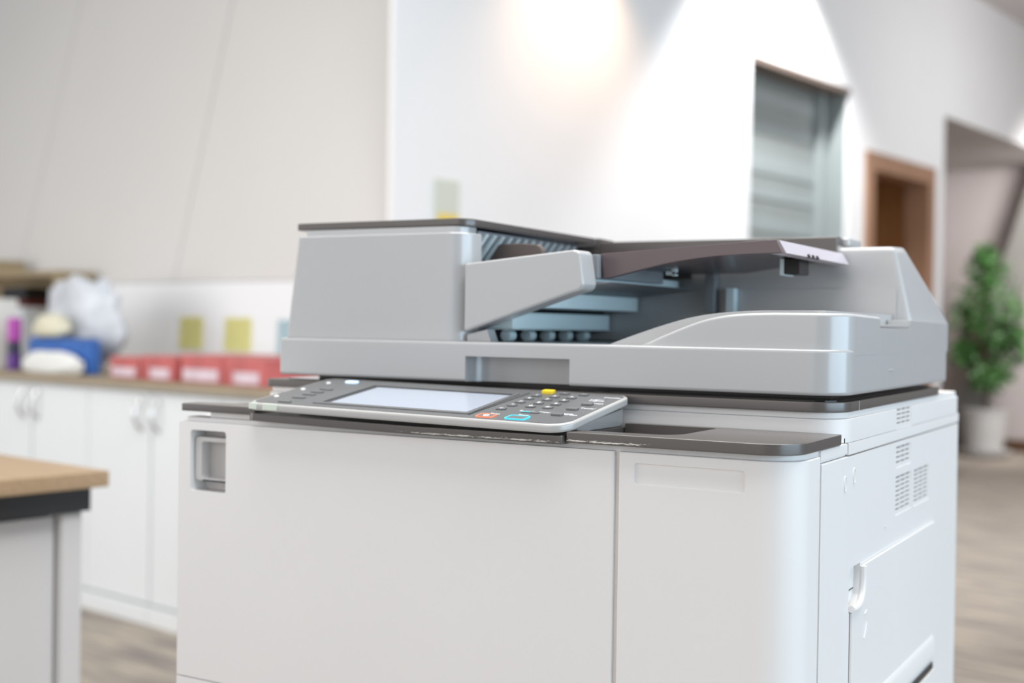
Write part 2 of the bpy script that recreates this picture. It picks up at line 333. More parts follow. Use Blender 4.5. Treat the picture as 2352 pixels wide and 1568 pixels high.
for i in range(1500):
    b = rnd.choice(blobs); d = Vector((rnd.gauss(0, 1), rnd.gauss(0, 1), rnd.gauss(0, 1))).normalized() * (rnd.random() ** 0.5)
    p = Vector((b[0] + d.x * b[3], b[1] + d.y * b[3], b[2] + d.z * b[4]))
    a = Vector((rnd.uniform(-1, 1), rnd.uniform(-1, 1), rnd.uniform(-1, 0.2))).normalized(); s = a.orthogonal().normalized(); L = rnd.uniform(0.05, 0.085); q = a.cross(s) * 0.006
    vs = [bm.verts.new(x) for x in (p, p + a * L * 0.45 + s * L * 0.26 + q, p + a * L, p + a * L * 0.45 - s * L * 0.26 + q)]; bm.faces.new((vs[0], vs[1], vs[2])); bm.faces.new((vs[0], vs[2], vs[3]))
fo = obj('foliage', bm, 'leaf', pt); fo['kind'] = 'stuff'

# ------------------------------------------------------------------ notice on the white wall
nt_ = thing('wall_notice', 'pale notice card with a yellow lower edge on the white wall', 'notice', R(CU, 2.5, 1.27), ALPHA)
obj('card', bev(box(0.0005, 0.006, -0.06, 0.065, 0.0, 0.21), 0.001), 'card', nt_)
obj('yellow_band', box(0.0062, 0.0075, -0.045, 0.062, 0.004, 0.09), 'card_yellow', nt_)

# ------------------------------------------------------------------ base cabinets and worktop
def cabinet(u0, u1, label):
    t = thing('base_cabinet', label, 'cabinet', R(u0, VC, 0), ALPHA, 'white base cabinets along the wall'); wd = u1 - u0
    obj('body', box(0.0, wd, 0.022, 0.58, 0.06, 0.752), 'cabinet_white', t)
    obj('plinth', bev(box(0.0, wd, -0.012, 0.5, 0.0, 0.058), 0.004), 'cabinet_white', t)
    for k, (a, b) in enumerate(((0.003, wd / 2 - 0.002), (wd / 2 + 0.002, wd - 0.003))):
        d = obj('door', bev(box(a, b, 0.0, 0.02, 0.066, 0.742), 0.003), 'cabinet_white', t)
        hx = wd - 0.045 if k else 0.045
        pts = [(hx, -0.001, 0.725)] + [(hx, -0.03 * math.sin(math.pi * i / 8) ** 0.6, 0.725 - 0.105 * i / 8) for i in range(1, 8)] + [(hx, -0.001, 0.62)]
        obj('handle', tube(pts, 0.006), 'silver', d)
    return t
cabinet(-4.64, -3.915, 'white cabinet under the worktop below the wooden desk shelf')
cabinet(-3.912, -3.187, 'white cabinet under the worktop below the purple bottle')
cabinet(-3.184, -2.459, 'white cabinet under the worktop below the plastic bag and the yellow notes')
cabinet(-2.456, -1.731, 'white cabinet under the worktop half hidden behind the printer')
wt = obj('worktop', bev(box(-4.66, -1.70, -0.018, 0.597, 0.753, 0.78), 0.003), 'worktop_edge'); wt.location = R(0, VC, 0); wt.rotation_euler = (0, 0, ALPHA)
tag(wt, 'long brown worktop over the white cabinets along the wall', 'worktop')
for (a, b, z0, z1, mm, lb) in ((-3.155, -3.005, 0.868, 0.992, 'sticky_yellow', 'yellow sticky note on the wall nearer the plastic bag'), (-2.870, -2.712, 0.866, 0.990, 'sticky_yellow', 'yellow sticky note between the other yellow note and the pale blue note'), (-2.565, -2.44, 0.862, 0.985, 'sticky_blue', 'pale blue sticky note on the wall beside the printer')):
    bm = bmesh.new(); q = [[bm.verts.new((a + (b - a) * i / 4, -0.0008 - 0.006 * (1 - j / 4) ** 2, z0 + (z1 - z0) * j / 4)) for j in range(5)] for i in range(5)]
    for i in range(4):
        for j in range(4): bm.faces.new((q[i][j], q[i + 1][j], q[i + 1][j + 1], q[i][j + 1]))
    bmesh.ops.solidify(bm, geom=bm.faces[:], thickness=0.0005)
    s = obj('sticky_note', bm, mm); s.location = R(0, VW, 0); s.rotation_euler = (0, 0, ALPHA); tag(s, lb, 'note')

# things on the worktop
ZT = 0.7805
def at(name, u, v, z, label, cat, group=None): return thing(name, label, cat, R(u, v, z), ALPHA, group)
sh = at('desk_shelf', -4.14, 2.13, ZT, 'brown wooden desk shelf standing on the worktop', 'shelf')
obj('board', bev(box(-0.55, 0.42, -0.09, 0.085, 0.37, 0.395), 0.003), 'shelf_wood', sh)
obj('back_panel', box(-0.53, 0.40, 0.070, 0.083, 0.0, 0.37), 'shelf_wood', sh)
for x in (-0.55, 0.385): obj('side_panel', bev(box(x, x + 0.03, -0.085, 0.069, 0.0, 0.37), 0.002), 'shelf_wood', sh)
hb = obj('storage_box', bev(box(-0.28, 0.10, -0.08, 0.07, 0, 0.055), 0.004), 'shelf_wood'); hb.location = R(-4.36, 2.13, ZT + 0.3955); hb.rotation_euler = (0, 0, ALPHA); tag(hb, 'flat brown box lying on top of the desk shelf', 'box')
cb = at('carton', -4.13, 2.12, ZT, 'pale white carton inside the desk shelf', 'box')
obj('body', bev(box(-0.13, 0.11, -0.06, 0.06, 0, 0.225), 0.003), 'carton_white', cb); obj('lid', bev(box(-0.133, 0.113, -0.063, 0.063, 0.2255, 0.245), 0.003), 'carton_white', cb)
bk = at('book', -4.10, 2.12, ZT + 0.246, 'black book with a dark red edge lying on the pale carton', 'book')
obj('cover', bev(box(-0.11, 0.09, -0.055, 0.058, 0.03, 0.085), 0.003), 'black', bk); obj('pages', box(-0.105, 0.085, -0.052, 0.055, 0, 0.0295), 'maroon', bk)
bt = at('marker_bottle', -3.50, 1.74, ZT, 'pink and purple bottle standing on the worktop', 'bottle')
obj('bottom_sleeve', lathe([(0.024, 0), (0.027, 0.006), (0.027, 0.06), (0.02, 0.062)]), 'purple', bt)
obj('middle', lathe([(0.024, 0.0621), (0.026, 0.068), (0.025, 0.105), (0.02, 0.107)]), 'navy', bt)
obj('cap', lathe([(0.022, 0.1071), (0.026, 0.112), (0.026, 0.19), (0.022, 0.197), (0.003, 0.198)]), 'pink', bt)
wb = at('tissue_pack', -3.72, 1.76, ZT, 'white upright pack next to the pink and purple bottle', 'pack')
obj('body', bev(box(-0.10, 0.10, -0.05, 0.06, 0, 0.27), 0.006), 'cloth_white', wb)
def lumpy(name, rx, ry, rz, amp, fr, seed, material, parent=None, cut=True, sub=4):
    bm = bmesh.new(); bmesh.ops.create_icosphere(bm, subdivisions=sub, radius=1)
    for vv in bm.verts:
        p = vv.co.copy(); n1 = noise.noise(p * fr + Vector((seed, 0, 0))); n2 = abs(noise.noise(p * fr * 2.3 + Vector((0, seed, 3))))
        s = 1 + amp * n1 - amp * 0.8 * n2; zz = max(p.z * s, -0.75); vv.co = (p.x * s * rx, p.y * s * ry, (zz + 0.75) / 1.75 * rz)
    return obj(name, bm, material, parent, smooth=60)
bag = lumpy('plastic_bag', 0.29, 0.075, 0.38, 0.40, 1.5, 2.2, 'bag'); bag.location = R(-3.23, 1.85, ZT); bag.rotation_euler = (0, 0, ALPHA)
tag(bag, 'crumpled whitish plastic bag in a heap on the worktop', 'bag')
bb = at('blue_pouch', -3.14, 1.73, ZT, 'blue flat pouch in front of the plastic bag', 'pouch')
obj('body', bev(box(-0.20, 0.21, -0.026, 0.026, 0, 0.125), 0.015, 3), 'blue_item', bb); obj('zip', bev(box(-0.19, 0.2, -0.004, 0.004, 0.1251, 0.129), 0.001), 'navy', bb)
cr = lumpy('paper_wad', 0.105, 0.04, 0.085, 0.2, 1.4, 5.1, 'cream'); cr.location = R(-3.21, 1.725, ZT + 0.1295); cr.rotation_euler = (0, 0, ALPHA); tag(cr, 'cream coloured wad of paper on top of the blue pouch', 'paper')
cl = lumpy('white_cloth', 0.20, 0.032, 0.085, 0.18, 1.3, 9.4, 'cloth_white'); cl.location = R(-3.10, 1.665, ZT); cl.rotation_euler = (0, 0, ALPHA); tag(cl, 'white folded cloth in front of the blue pouch at the worktop edge', 'cloth')
for i, (u, wd, h, lb) in enumerate(((-2.72, 0.17, 0.072, 'red pack with a pale label, next to the plastic bag'), (-2.52, 0.175, 0.08, 'red pack with a pale label, second from the plastic bag'), (-2.30, 0.21, 0.088, 'red pack with a pale label, third from the plastic bag'), (-2.08, 0.19, 0.085, 'red pack with a pale label, fourth from the plastic bag beside the printer'))):
    rp = at('paper_pack', u + 0.045, 1.80 - 0.01 * (i % 2), ZT, lb, 'pack', 'red packs on the worktop')
    obj('body', bev(box(-wd / 2, wd / 2, -0.12, 0.12, 0, h), 0.006), 'red_pack', rp)
    obj('label_band', bev(box(-wd / 2 + (0.05 if i % 2 else 0.012), wd / 2 - 0.02, -0.1212, -0.119, 0.008, h * 0.5), 0.0005), 'label_pink', rp)

# ------------------------------------------------------------------ desk in the foreground
dk = thing('desk', 'desk with wood-look top, black frame and grey end panel beside the printer', 'desk', R(-0.734, 0.396, 0), ALPHA)
obj('desktop', bev(box(-1.6, 0.0, -1.4, 0.0, 0.715, 0.74), 0.003), 'desk_wood', dk)
obj('black_frame', join(box(-1.55, -0.03, -0.075, -0.02, 0.678, 0.7145), box(-0.075, -0.02, -1.38, -0.02, 0.678, 0.7145), box(-1.55, -0.03, -1.38, -1.33, 0.678, 0.7145)), 'desk_black', dk)
for (x, y) in ((-0.064, -0.064), (-0.064, -1.36), (-1.5, -0.064), (-1.5, -1.36)): obj('leg', bev(box(x, x + 0.036, y, y + 0.036, 0, 0.677), 0.006, 3), 'desk_grey', dk)
obj('end_panel', bev(box(-0.058, -0.042, -1.3, -0.068, 0.06, 0.672), 0.002), 'desk_grey', dk)

# ================================================================== THE PRINTER
pr = thing('multifunction_printer', 'white office copier printer with dark trim and document feeder on top', 'printer', (0, 0, 0))
OFF = Vector((0, 0, Z0))
def part(name, bm, material, parent=None, **k):
    o = obj(name, bm, material, parent or pr, **k)
    if parent is None: o.location = OFF
    return o
W = 0.587
zf = -Z0
# body carcass, plinth, casters
part('carcass', bev(box(0.004, W - 0.006, 0.0562, 0.583, zf + 0.075, -0.0065), 0.002), 'body_white')
part('plinth', bev(box(0.02, W - 0.02, 0.03, 0.57, zf + 0.055, zf + 0.074), 0.002), 'dark_trim')
for (x, y) in ((0.07, 0.09), (0.52, 0.09), (0.07, 0.51), (0.52, 0.51)):
    cbm = lathe([(0.004, -0.012), (0.024, -0.011), (0.0265, -0.006), (0.0265, 0.006), (0.024, 0.011), (0.004, 0.012)], 20)
    bmesh.ops.rotate(cbm, verts=cbm.verts, matrix=Matrix.Rotation(math.pi / 2, 3, 'Y')); bmesh.ops.translate(cbm, verts=cbm.verts, vec=(x, y, zf + 0.027))
    part('caster', cbm, 'black')
# front doors
wx0, wx1, wz0, wz1 = 0.0165, 0.060, -0.0632, -0.0072
dl = part('front_door', bev(bm_poly(rrect(0, 0.4465, 0, 0.05, (0.004, 0.002, 0.001, 0.001), 4), 'z', -0.2355, 0.0), 0.0012), 'body_white',
          cut=[bm_poly(rrect(wx0, wx1, wz0, wz1, 0.003, 4), 'y', -0.02, 0.021)])
lab(dl, 'wide left front door with a small window opening')
part('window_insert', bev(bm_poly(rrect(wx0 + 0.0015, wx1 + 0.02, wz0 + 0.009, wz1 - 0.0065, 0.004, 5), 'y', 0.0045, 0.0208), 0.0015), 'win_grey', dl, cut=[bm_poly(rrect(wx0 + 0.0095, wx1 + 0.03, wz0 + 0.0115, wz1 - 0.0105, 0.003, 4), 'y', 0.0, 0.016)])
lab(part('toner_part', bev(box(wx1 - 0.008, wx1 + 0.005, 0.0135, 0.0158, wz0 + 0.022, wz1 - 0.020), 0.001), 'muted_red', dl), 'reddish toner part showing in the window')
part('window_slot', box(wx0 + 0.012, wx1 + 0.005, 0.0034, 0.0044, wz0 + 0.0092, wz0 + 0.0104), 'black', dl)
rd_out = bm_poly(rrect(0.4505, W, 0, 0.0555, (0.0022, 0.03, 0.001, 0.001), 10), 'z', -0.2355, 0.0)
part('front_door', bev(rd_out, 0.0012, ang=60), 'body_white', cut=[bm_poly(rrect(0.4632, 0.5492, -0.0236, -0.0081, 0.0018, 4), 'y', -0.02, 0.0018)], post=0.0005)
part('door_gap_strip', box(0.4464, 0.4506, 0.0045, 0.05, -0.2355, -0.002), 'body_white')
# paper drawers below
zt = -0.2361
for i in range(3):
    zb = zt - 0.185
    d = part('paper_drawer', bev(bm_poly(rrect(0, W, 0, 0.055, (0.004, 0.03, 0.001, 0.001), 8), 'z', zb + 0.0025, zt), 0.0012, ang=60), 'body_white', cut=[box(0.2, 0.39, -0.02, 0.025, zb + 0.03, zb + 0.06)])
    part('drawer_grip', box(0.201, 0.389, 0.0245, 0.026, zb + 0.031, zb + 0.059), 'dark_trim', d); zt = zb
# right side panel: vents, two screw wells, access door with grip
VENTS = [(0.2925, 0.351, -0.0300, -0.0105, 4), (0.2925, 0.3545, -0.0725, -0.0375, 8), (0.366, 0.434, -0.0728, -0.0382, 8)]
def slots(v, x0=W - 0.008, x1=W + 0.01):
    y0, y1, z0, z1, n = v; bm = None; st = (z1 - z0 - 0.002) / n
    for r_ in range(n):
        zc = z0 + 0.003 + st * r_ + st * 0.5
        for k_ in range(3):
            a = y0 + 0.002 + (y1 - y0 - 0.004) * k_ / 3; b = y0 + 0.002 + (y1 - y0 - 0.004) * (k_ + 0.86) / 3
            q = box(x0, x1, a, b, zc - st * 0.17, zc + st * 0.17); bm = q if bm is None else join(bm, q)
    return bm
cuts = []
for v in VENTS:
    cuts.append(bm_poly(rrect(v[0], v[1], v[2], v[3], 0.001, 2), 'x', W - 0.0006, W + 0.01)); cuts.append(slots(v))
DY0, DY1, DZ1, DZ0 = 0.1425, 0.4555, -0.0975, -0.33
cuts.append(bm_poly([(0.1395, -0.100), (0.143, -0.0955), (0.174, -0.0955), (0.174, -0.108), (0.170, -0.121), (0.158, -0.129), (0.1395, -0.129)], 'x', W - 0.005, W + 0.01))
sp_ = part('side_panel', bev(box(W - 0.0055, W, 0.0595, 0.582, zf + 0.08, -0.0062), 0.0012, sel=lambda e: all(v.co.x > W - 0.001 for v in e.verts)), 'body_white', cut=cuts)
lab(sp_, 'white right side panel with vents and access door')
part('vent_lining', box(W - 0.0062, W - 0.0056, 0.13, 0.45, -0.14, -0.009), 'inner_grey', sp_)
for (y, z) in ((0.1232, -0.0266), (0.1493, -0.0226)):
    bm = bmesh.new(); pts = []
    ring = [(W + 0.0002, y + 0.0032 * math.cos(t * math.pi / 8), z + 0.0058 * math.sin(t * math.pi / 8)) for t in range(17)]
    part('screw_cap', join(tube(ring, 0.0006, 6), bm_poly([(y + 0.0022 * math.cos(t * math.pi / 6), z + 0.0044 * math.sin(t * math.pi / 6)) for t in range(12)], 'x', W - 0.001, W + 0.0004)), 'body_white', sp_)
ad = part('access_door', bev(bm_poly([(DY0, DZ0), (DY0, -0.131), (0.162, -0.130), (0.173, -0.1225), (0.1765, -0.110), (0.1765, DZ1), (DY1, DZ1), (DY1, DZ0)], 'x', W + 0.0002, W + 0.0026), 0.0012, 2), 'body_white', sp_)
lip = catmull([(0.1755, -0.0985), (0.1755, -0.110), (0.1725, -0.1205), (0.164, -0.127), (0.150, -0.1285), (0.1405, -0.1275)], 5)
part('grip_lip', tube([(W + 0.0022, y, z) for (y, z) in lip], 0.0028, 10), 'body_white', sp_)
part('grip_seam', box(W - 0.0049, W - 0.0044, 0.1398, 0.170, -0.1165, -0.1158), 'black', sp_)
part('embossed_arrow', join(tube([(W + 0.0027, 0.1795, -0.1385), (W + 0.0027, 0.186, -0.1365)], 0.0006, 6), tube([(W + 0.0027, 0.178, -0.158), (W + 0.0027, 0.183, -0.152), (W + 0.0027, 0.1855, -0.146)], 0.0009, 6)), 'body_white', sp_)
part('hand_ledge', bev(bm_poly([(W + 0.0024, -0.2105), (W + 0.0052, -0.2170), (W + 0.0052, -0.2325), (W + 0.0024, -0.2345)], 'y', 0.158, 0.4525), 0.0015, 3), 'body_white', sp_)
part('tray_slot', box(W + 0.0027, W + 0.0040, 0.165, 0.4495, -0.2445, -0.2385), 'black', sp_)
part('bypass_tray', bev(box(W + 0.0027, W + 0.0055, 0.160, 0.4525, -0.325, -0.2455), 0.0015), 'body_white', sp_)
part('side_latch', bev(box(W + 0.0001, W + 0.0012, 0.455, 0.462, -0.151, -0.140), 0.0004), 'body_white', sp_)
part('rear_vent_mark', bev(box(W + 0.0001, W + 0.001, 0.255, 0.2585, -0.0785, -0.0765), 0.0003), 'body_white', sp_)
# frame between the doors and the dark shelf
part('top_frame', bev(bm_poly(rrect(0.006, W - 0.003, 0.004, 0.134, (0.004, 0.03, 0.001, 0.001), 8), 'z', -0.006, 0.0043), 0.0008, ang=60), 'body_white')
part('side_bracket', bev(box(0.55, W - 0.001, 0.060, 0.1325, -0.0040, 0.0041), 0.0008), 'body_white')
# dark shelf around the control panel: left leaf, middle strip, right leaf with finger well
part('shelf_left', bev(bm_poly([(0.006, -0.001), (0.0945, -0.001), (0.0945, 0.106), (0.075, 0.106), (0.045, 0.030), (0.003, 0.022), (0.003, 0.003)], 'z', 0.0098, 0.0166), 0.001), 'dark_trim')
part('shelf_foot', bev(box(0.035, 0.09, 0.006, 0.028, 0.0044, 0.0096), 0.001), 'body_white')
def strip_rise(co): co.z += 0.0026 * max(0.0, (0.27 - co.x) / 0.175) ** 1.3; return co
smb = bm_poly(rrect(0.092, 0.4075, -0.0095, 0.108, (0.008, 0.001, 0.001, 0.001), 5), 'z', 0.0030, 0.0098)
bmesh.ops.bisect_plane(smb, geom=smb.verts[:] + smb.edges[:] + smb.faces[:], plane_co=(0.27, 0, 0), plane_no=(1, 0, 0)); bmesh.ops.bisect_plane(smb, geom=smb.verts[:] + smb.edges[:] + smb.faces[:], plane_co=(0.18, 0, 0), plane_no=(1, 0, 0))
part('shelf_middle', bev(smb, 0.0020, 3), 'worn_strip', fn=strip_rise)
well = bm_poly(rrect(0.400, 0.490, 0.014, 0.1005, (0.001, 0.022, 0.004, 0.001), 8), 'z', 0.0052, 0.03)
part('shelf_right', bev(bm_poly(rrect(0.409, W, -0.0062, 0.1115, (0.0015, 0.030, 0.001, 0.001), 10), 'z', 0.0044, 0.0128), 0.0014, 3, ang=60), 'worn_leaf', cut=[well])
part('shelf_notch', box(W - 0.0002, W + 0.0002, 0.1185, 0.1205, 0.0055, 0.0090), 'black')
# scanner body with its ledge, dark rim and black glass bed
up0 = bm_poly(rrect(0.012, W, 0.112, 0.585, (0.004, 0.028, 0.012, 0.004), 10), 'z', 0.0045, 0.0234)
V1 = (0.2915, 0.3515, 0.0022, 0.0232, 5)
scb = part('scanner_body', bev(up0, 0.0008, ang=60), 'body_white', cut=[bm_poly(rrect(V1[0], V1[1], 0.0002 + 0.0045, 0.03, 0.001, 2), 'x', W - 0.0006, W + 0.01), slots((V1[0], V1[1], 0.0055, 0.0232, 4))])
part('scanner_lining', box(W - 0.0068, W - 0.0062, 0.2, 0.44, 0.006, 0.022), 'inner_grey', scb)
part('scanner_skirt', bev(box(W - 0.010, W, 0.1335, 0.584, -0.0052, 0.0044), 0.0006), 'body_white')
part('scanner_top', bev(bm_poly(rrect(0.0135, W - 0.0018, 0.1138, 0.583, (0.004, 0.027, 0.012, 0.004), 10), 'z', 0.0235, 0.0284), 0.0006, ang=60), 'body_white')
rim = part('scanner_rim', bev(bm_poly(rrect(0.012, W, 0.108, 0.50, (0.004, 0.030, 0.030, 0.004), 10), 'z', 0.0286, 0.0366), 0.0012, 2, ang=60), 'dark_trim')
part('rim_joint', box(W - 0.0003, W + 0.0001, 0.1617, 0.1622, 0.0290, 0.0362), 'body_white', rim)
part('scanner_glass', bm_poly(rrect(0.022, W - 0.008, 0.118, 0.49, 0.02, 6), 'z', 0.0367, 0.0374), 'glass_black')
part('platen_cushion', box(0.045, W - 0.02, 0.15, 0.52, 0.0375, 0.0412), 'black')

# ---------------- document feeder
def base_plan(e=0.0): return rrect(0.025 + e, W - e, 0.112 + e, 0.527, (0.003, 0.030, 0.02, 0.003), 12)
rec = bm_poly(rrect(0.2435, 0.3500, 0.08, 0.136, (0.001, 0.001, 0.004, 0.020), 8), 'z', 0.02, 0.0645)
fb = part('feeder_base', bev(bm_poly(base_plan(), 'z', 0.0413, 0.0776), 0.0046, 4, ang=60), 'feeder_grey', cut=[rec])
lab(fb, 'light grey feeder base with a recessed grip')
A = catmull([(0.4135, 0.0768), (0.435, 0.0867), (0.464, 0.0980), (0.483, 0.1028), (0.503, 0.1053), (0.530, 0.1062)], 6) + [(W + 0.01, 0.1062)]
def bump_z(x):
    for (x0, z0), (x1, z1) in zip(A, A[1:]):
        if x0 <= x <= x1: return z0 + (z1 - z0) * (x - x0) / max(1e-9, x1 - x0)
    return 0.1062
pts = []; rr = 0.030; yf = 0.1165; cc = (W + 0.0001 - rr, yf + rr); ch_ = 0.0030
for (x, z) in A:
    if x < cc[0] - 0.001: pts.append((x, yf, 0, -1, x, 0.1345))
pts.append((cc[0], yf, 0, -1, cc[0], 0.1345))
for i in range(1, 13):
    f_ = math.radians(90 * i / 12); pts.append((cc[0] + rr * math.sin(f_), cc[1] - rr * math.cos(f_), math.sin(f_), -math.cos(f_), cc[0] + 0.008 * i / 12, 0.1345 + (cc[1] - 0.1345) * i / 12))
pts.append((W + 0.0001, 0.2252, 1, 0, cc[0] + 0.008, 0.2252))
bm = bmesh.new(); rows = []
for (x, y, nx, ny, bx, by) in pts:
    zt_ = bump_z(x) - (max(0, y - 0.1465) / 0.08 * 0.0012); c_ = min(ch_, max(0.0002, zt_ - 0.0772) * 0.8)
    rows.append([bm.verts.new(p) for p in ((x, y, 0.0730), (x, y, zt_ - c_), (x - nx * c_ * 0.3, y - ny * c_ * 0.3, zt_ - c_ * 0.3), (x - nx * c_, y - ny * c_, zt_), (bx, by, zt_), (bx, by, 0.0730))])
for r0, r1 in zip(rows, rows[1:]):
    for k in range(5): bm.faces.new((r0[k], r1[k], r1[k + 1], r0[k + 1]))
bm.faces.new(rows[0]); bm.faces.new(rows[-1]); bmesh.ops.recalc_face_normals(bm, faces=bm.faces)
part('exit_tray_front', bm, 'feeder_grey', smooth=45)
part('feeder_side', bev(bm_poly([(0.2253, 0.0725), (0.2253, 0.0955), (0.3400, 0.0955), (0.3400, 0.1032), (0.515, 0.1022), (0.515, 0.0725)], 'x', 0.5655, W + 0.0001), 0.0008, 2), 'feeder_grey')
Bp = catmull([(0.374, 0.0772), (0.40, 0.0865), (0.430, 0.0962), (0.455, 0.1026), (0.482, 0.1063), (0.512, 0.1081)], 6) + [(0.5650, 0.1084), (0.5650, 0.0776)]
part('exit_tray', bev(bm_poly(Bp, 'y', 0.1375, 0.362), 0.0008), 'feeder_grey')
part('hinge_clip', bev(box(0.566, W - 0.0005, 0.2265, 0.3395, 0.0958, 0.0985), 0.0008), 'panel_white')
part('screw_mark', join(tube([(W, 0.262, 0.0585), (W + 0.0006, 0.262, 0.0585)], 0.0011, 10), tube([(W, 0.272, 0.0585), (W + 0.0006, 0.272, 0.0585)], 0.0011, 10)), 'feeder_grey')
# rear housing (tapering to the right), with the dark fence on top
def taper(co):
    if co.x > 0.5: co.x -= max(0, co.z - 0.1031) * 0.30
    return co
hs = part('rear_housing', bev(bm_poly([(0.365, 0.0772), (0.365, 0.1735), (0.410, 0.1755), (0.500, 0.1190), (0.521, 0.1032), (0.521, 0.0772)], 'x', 0.03, W - 0.0006), 0.006, 4), 'feeder_grey', fn=taper)
part('housing_inset', bev(box(0.20, 0.5685, 0.3635, 0.3649, 0.079, 0.1338), 0.0005), 'feeder_grey', hs)
part('tray_fence', bev(box(0.2555, 0.5110, 0.3612, 0.3646, 0.1640, 0.1838), 0.001, 3), 'dark_trim')
part('tray_rear_wall', join(box(0.20, 0.36, 0.3613, 0.3646, 0.1440, 0.1638), box(0.20, 0.2553, 0.3613, 0.3646, 0.1639, 0.1805)), 'dark_trim')
part('fence_top', bev(box(0.2555, 0.5110, 0.3648, 0.3840, 0.1762, 0.1842), 0.001, 3), 'dark_trim')
part('fence_end', bev(box(0.5075, 0.517, 0.385, 0.43, 0.1752, 0.1845), 0.003, 3), 'feeder_grey')
# feeder tower on the left
def lean(co):
    k = max(0, co.z - 0.0772)
    if co.x < 0.12: co.x += k * 0.14
    return co
tw = part('feeder_cover', bev(bm_poly(rrect(0.026, 0.235, 0.1205, 0.153, (0.003, 0.020, 0.002, 0.002), 10), 'z', 0.0772, 0.1780), 0.0018, 3, ang=60), 'feeder_grey', fn=lean)
part('cover_neck', bev(bm_poly(rrect(0.044, 0.229, 0.127, 0.152, (0.003, 0.016, 0.001, 0.001), 8), 'z', 0.1782, 0.1842), 0.0005), 'feeder_grey', tw)
part('feeder_core', bev(box(0.040, 0.196, 0.1532, 0.3605, 0.0772, 0.1835), 0.001), 'inner_grey')
def dip(co): co.z -= max(0, co.y - 0.13) * 0.0155; return co
sl = bm_poly([(0.0325, 0.1285), (0.2120, 0.1285)] + [(0.2155 + 0.0185 * math.sin(math.radians(a)), 0.147 - 0.0185 * math.cos(math.radians(a))) for a in range(0, 91, 10)] + [(0.2500, 0.3605), (0.2550, 0.3605), (0.2550, 0.398), (0.0325, 0.398)], 'z', 0.1846, 0.1917)
part('top_cover', bev(sl, 0.0014, 2, ang=50), 'dark_trim', fn=dip)
rw = part('feed_throat', bm_poly([(0.1965, 0.183), (0.228, 0.1815), (0.2285, 0.178), (0.205, 0.150), (0.1965, 0.150)], 'y', 0.156, 0.3605), 'inner_grey')
for i in range(13):
    y = 0.165 + i * 0.0152
    part('throat_rib', bm_poly([(0.2115, 0.157), (0.2305, 0.1795), (0.2330, 0.1785), (0.2145, 0.1545)], 'y', y, y + 0.003), 'inner_plate', rw)
# stepped plates, tinted as if cool-lit, under the tray and the exit rollers
for nm, x0, x1, z0, z1, y1 in (('exit_plate', 0.196, 0.269, 0.0900, 0.1055, 0.3600), ('exit_plate', 0.196, 0.302, 0.1095, 0.1240, 0.3600), ('exit_plate', 0.230, 0.348, 0.1330, 0.1415, 0.3600)):
    part(nm, bev(box(x0, x1, 0.1532, y1, z0, z1), 0.0012), 'inner_plate')
part('exit_gap', box(0.1965, 0.262, 0.1534, 0.3605, 0.1056, 0.1094), 'black')
part('step_soffit', bm_poly([(0.23, 0.1242), (0.300, 0.1242), (0.369, 0.1325), (0.369, 0.1328), (0.23, 0.1328)], 'y', 0.1534, 0.3615), 'inner_grey')
part('roller_recess', box(0.1965, 0.236, 0.1534, 0.3605, 0.0774, 0.0899), 'black')
for i in range(5):
    y = 0.175 + i * 0.039
    rl = lathe([(0.002, -0.0062), (0.0055, -0.0058), (0.0055, 0.0058), (0.002, 0.0062)], 16); bmesh.ops.rotate(rl, verts=rl.verts, matrix=Matrix.Rotation(math.pi / 2, 3, 'X')); bmesh.ops.translate(rl, verts=rl.verts, vec=(0.252, y, 0.0835))
    part('exit_roller', rl, 'inner_plate')
part('roller_bar', bev(box(0.240, 0.2705, 0.1534, 0.3605, 0.0890, 0.0898), 0.0002), 'inner_plate')
# paper guide and the open front arm
gd = bm_poly([(0.19, 0.150), (0.276, 0.152), (0.2755, 0.163), (0.2735, 0.168), (0.269, 0.1708), (0.25, 0.1722), (0.19, 0.1705)], 'y', 0.196, 0.204)
part('paper_guide', bev(gd, 0.0015, 2), 'taupe')
arm = bm_poly([(0.2365, 0.149), (0.3475, 0.1596), (0.3525, 0.1588), (0.3545, 0.1555), (0.3585, 0.1305), (0.3575, 0.1262), (0.3535, 0.1238), (0.347, 0.1222), (0.2365, 0.0865)], 'y', 0.1195, 0.146)
part('feeder_arm', bev(arm, 0.0028, 3, ang=25), 'feeder_grey')
part('arm_bracket', bev(bm_poly([(0.2365, 0.0775), (0.262, 0.0775), (0.2575, 0.0892), (0.2365, 0.0840)], 'y', 0.126, 0.140), 0.001), 'feeder_grey')
# document tray
low = catmull([(0.3590, 0.1362), (0.3660, 0.1368), (0.400, 0.1445), (0.430, 0.1503), (0.470, 0.1546), (0.5225, 0.1562)], 5)
tr = part('document_tray', bev(bm_poly([(0.356, 0.1580), (0.5168, 0.1674)] + low[::-1], 'y', 0.158, 0.165), 0.0009, 2, ang=50), 'plum_tray')
lab(tr, 'glossy dark plum document tray')
part('tray_deck', bm_poly([(0.232, 0.1512), (0.356, 0.1570), (0.515, 0.1664), (0.515, 0.1625), (0.42, 0.1490), (0.356, 0.1480), (0.232, 0.1472)], 'y', 0.1651, 0.3608), 'plum_tray', tr)
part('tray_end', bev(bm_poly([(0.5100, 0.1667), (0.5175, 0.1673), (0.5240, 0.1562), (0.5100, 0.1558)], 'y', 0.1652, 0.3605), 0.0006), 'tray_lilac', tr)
for i in range(3):
    part('finger_ridge', bm_poly([(0.522, 0.1556), (0.5255, 0.1556), (0.5238, 0.1590)], 'y', 0.225 + i * 0.013, 0.230 + i * 0.013), 'black', tr)
part('tray_side', bev(box(0.3490, 0.3560, 0.152, 0.30, 0.136, 0.1572), 0.001), 'inner_grey', tr)
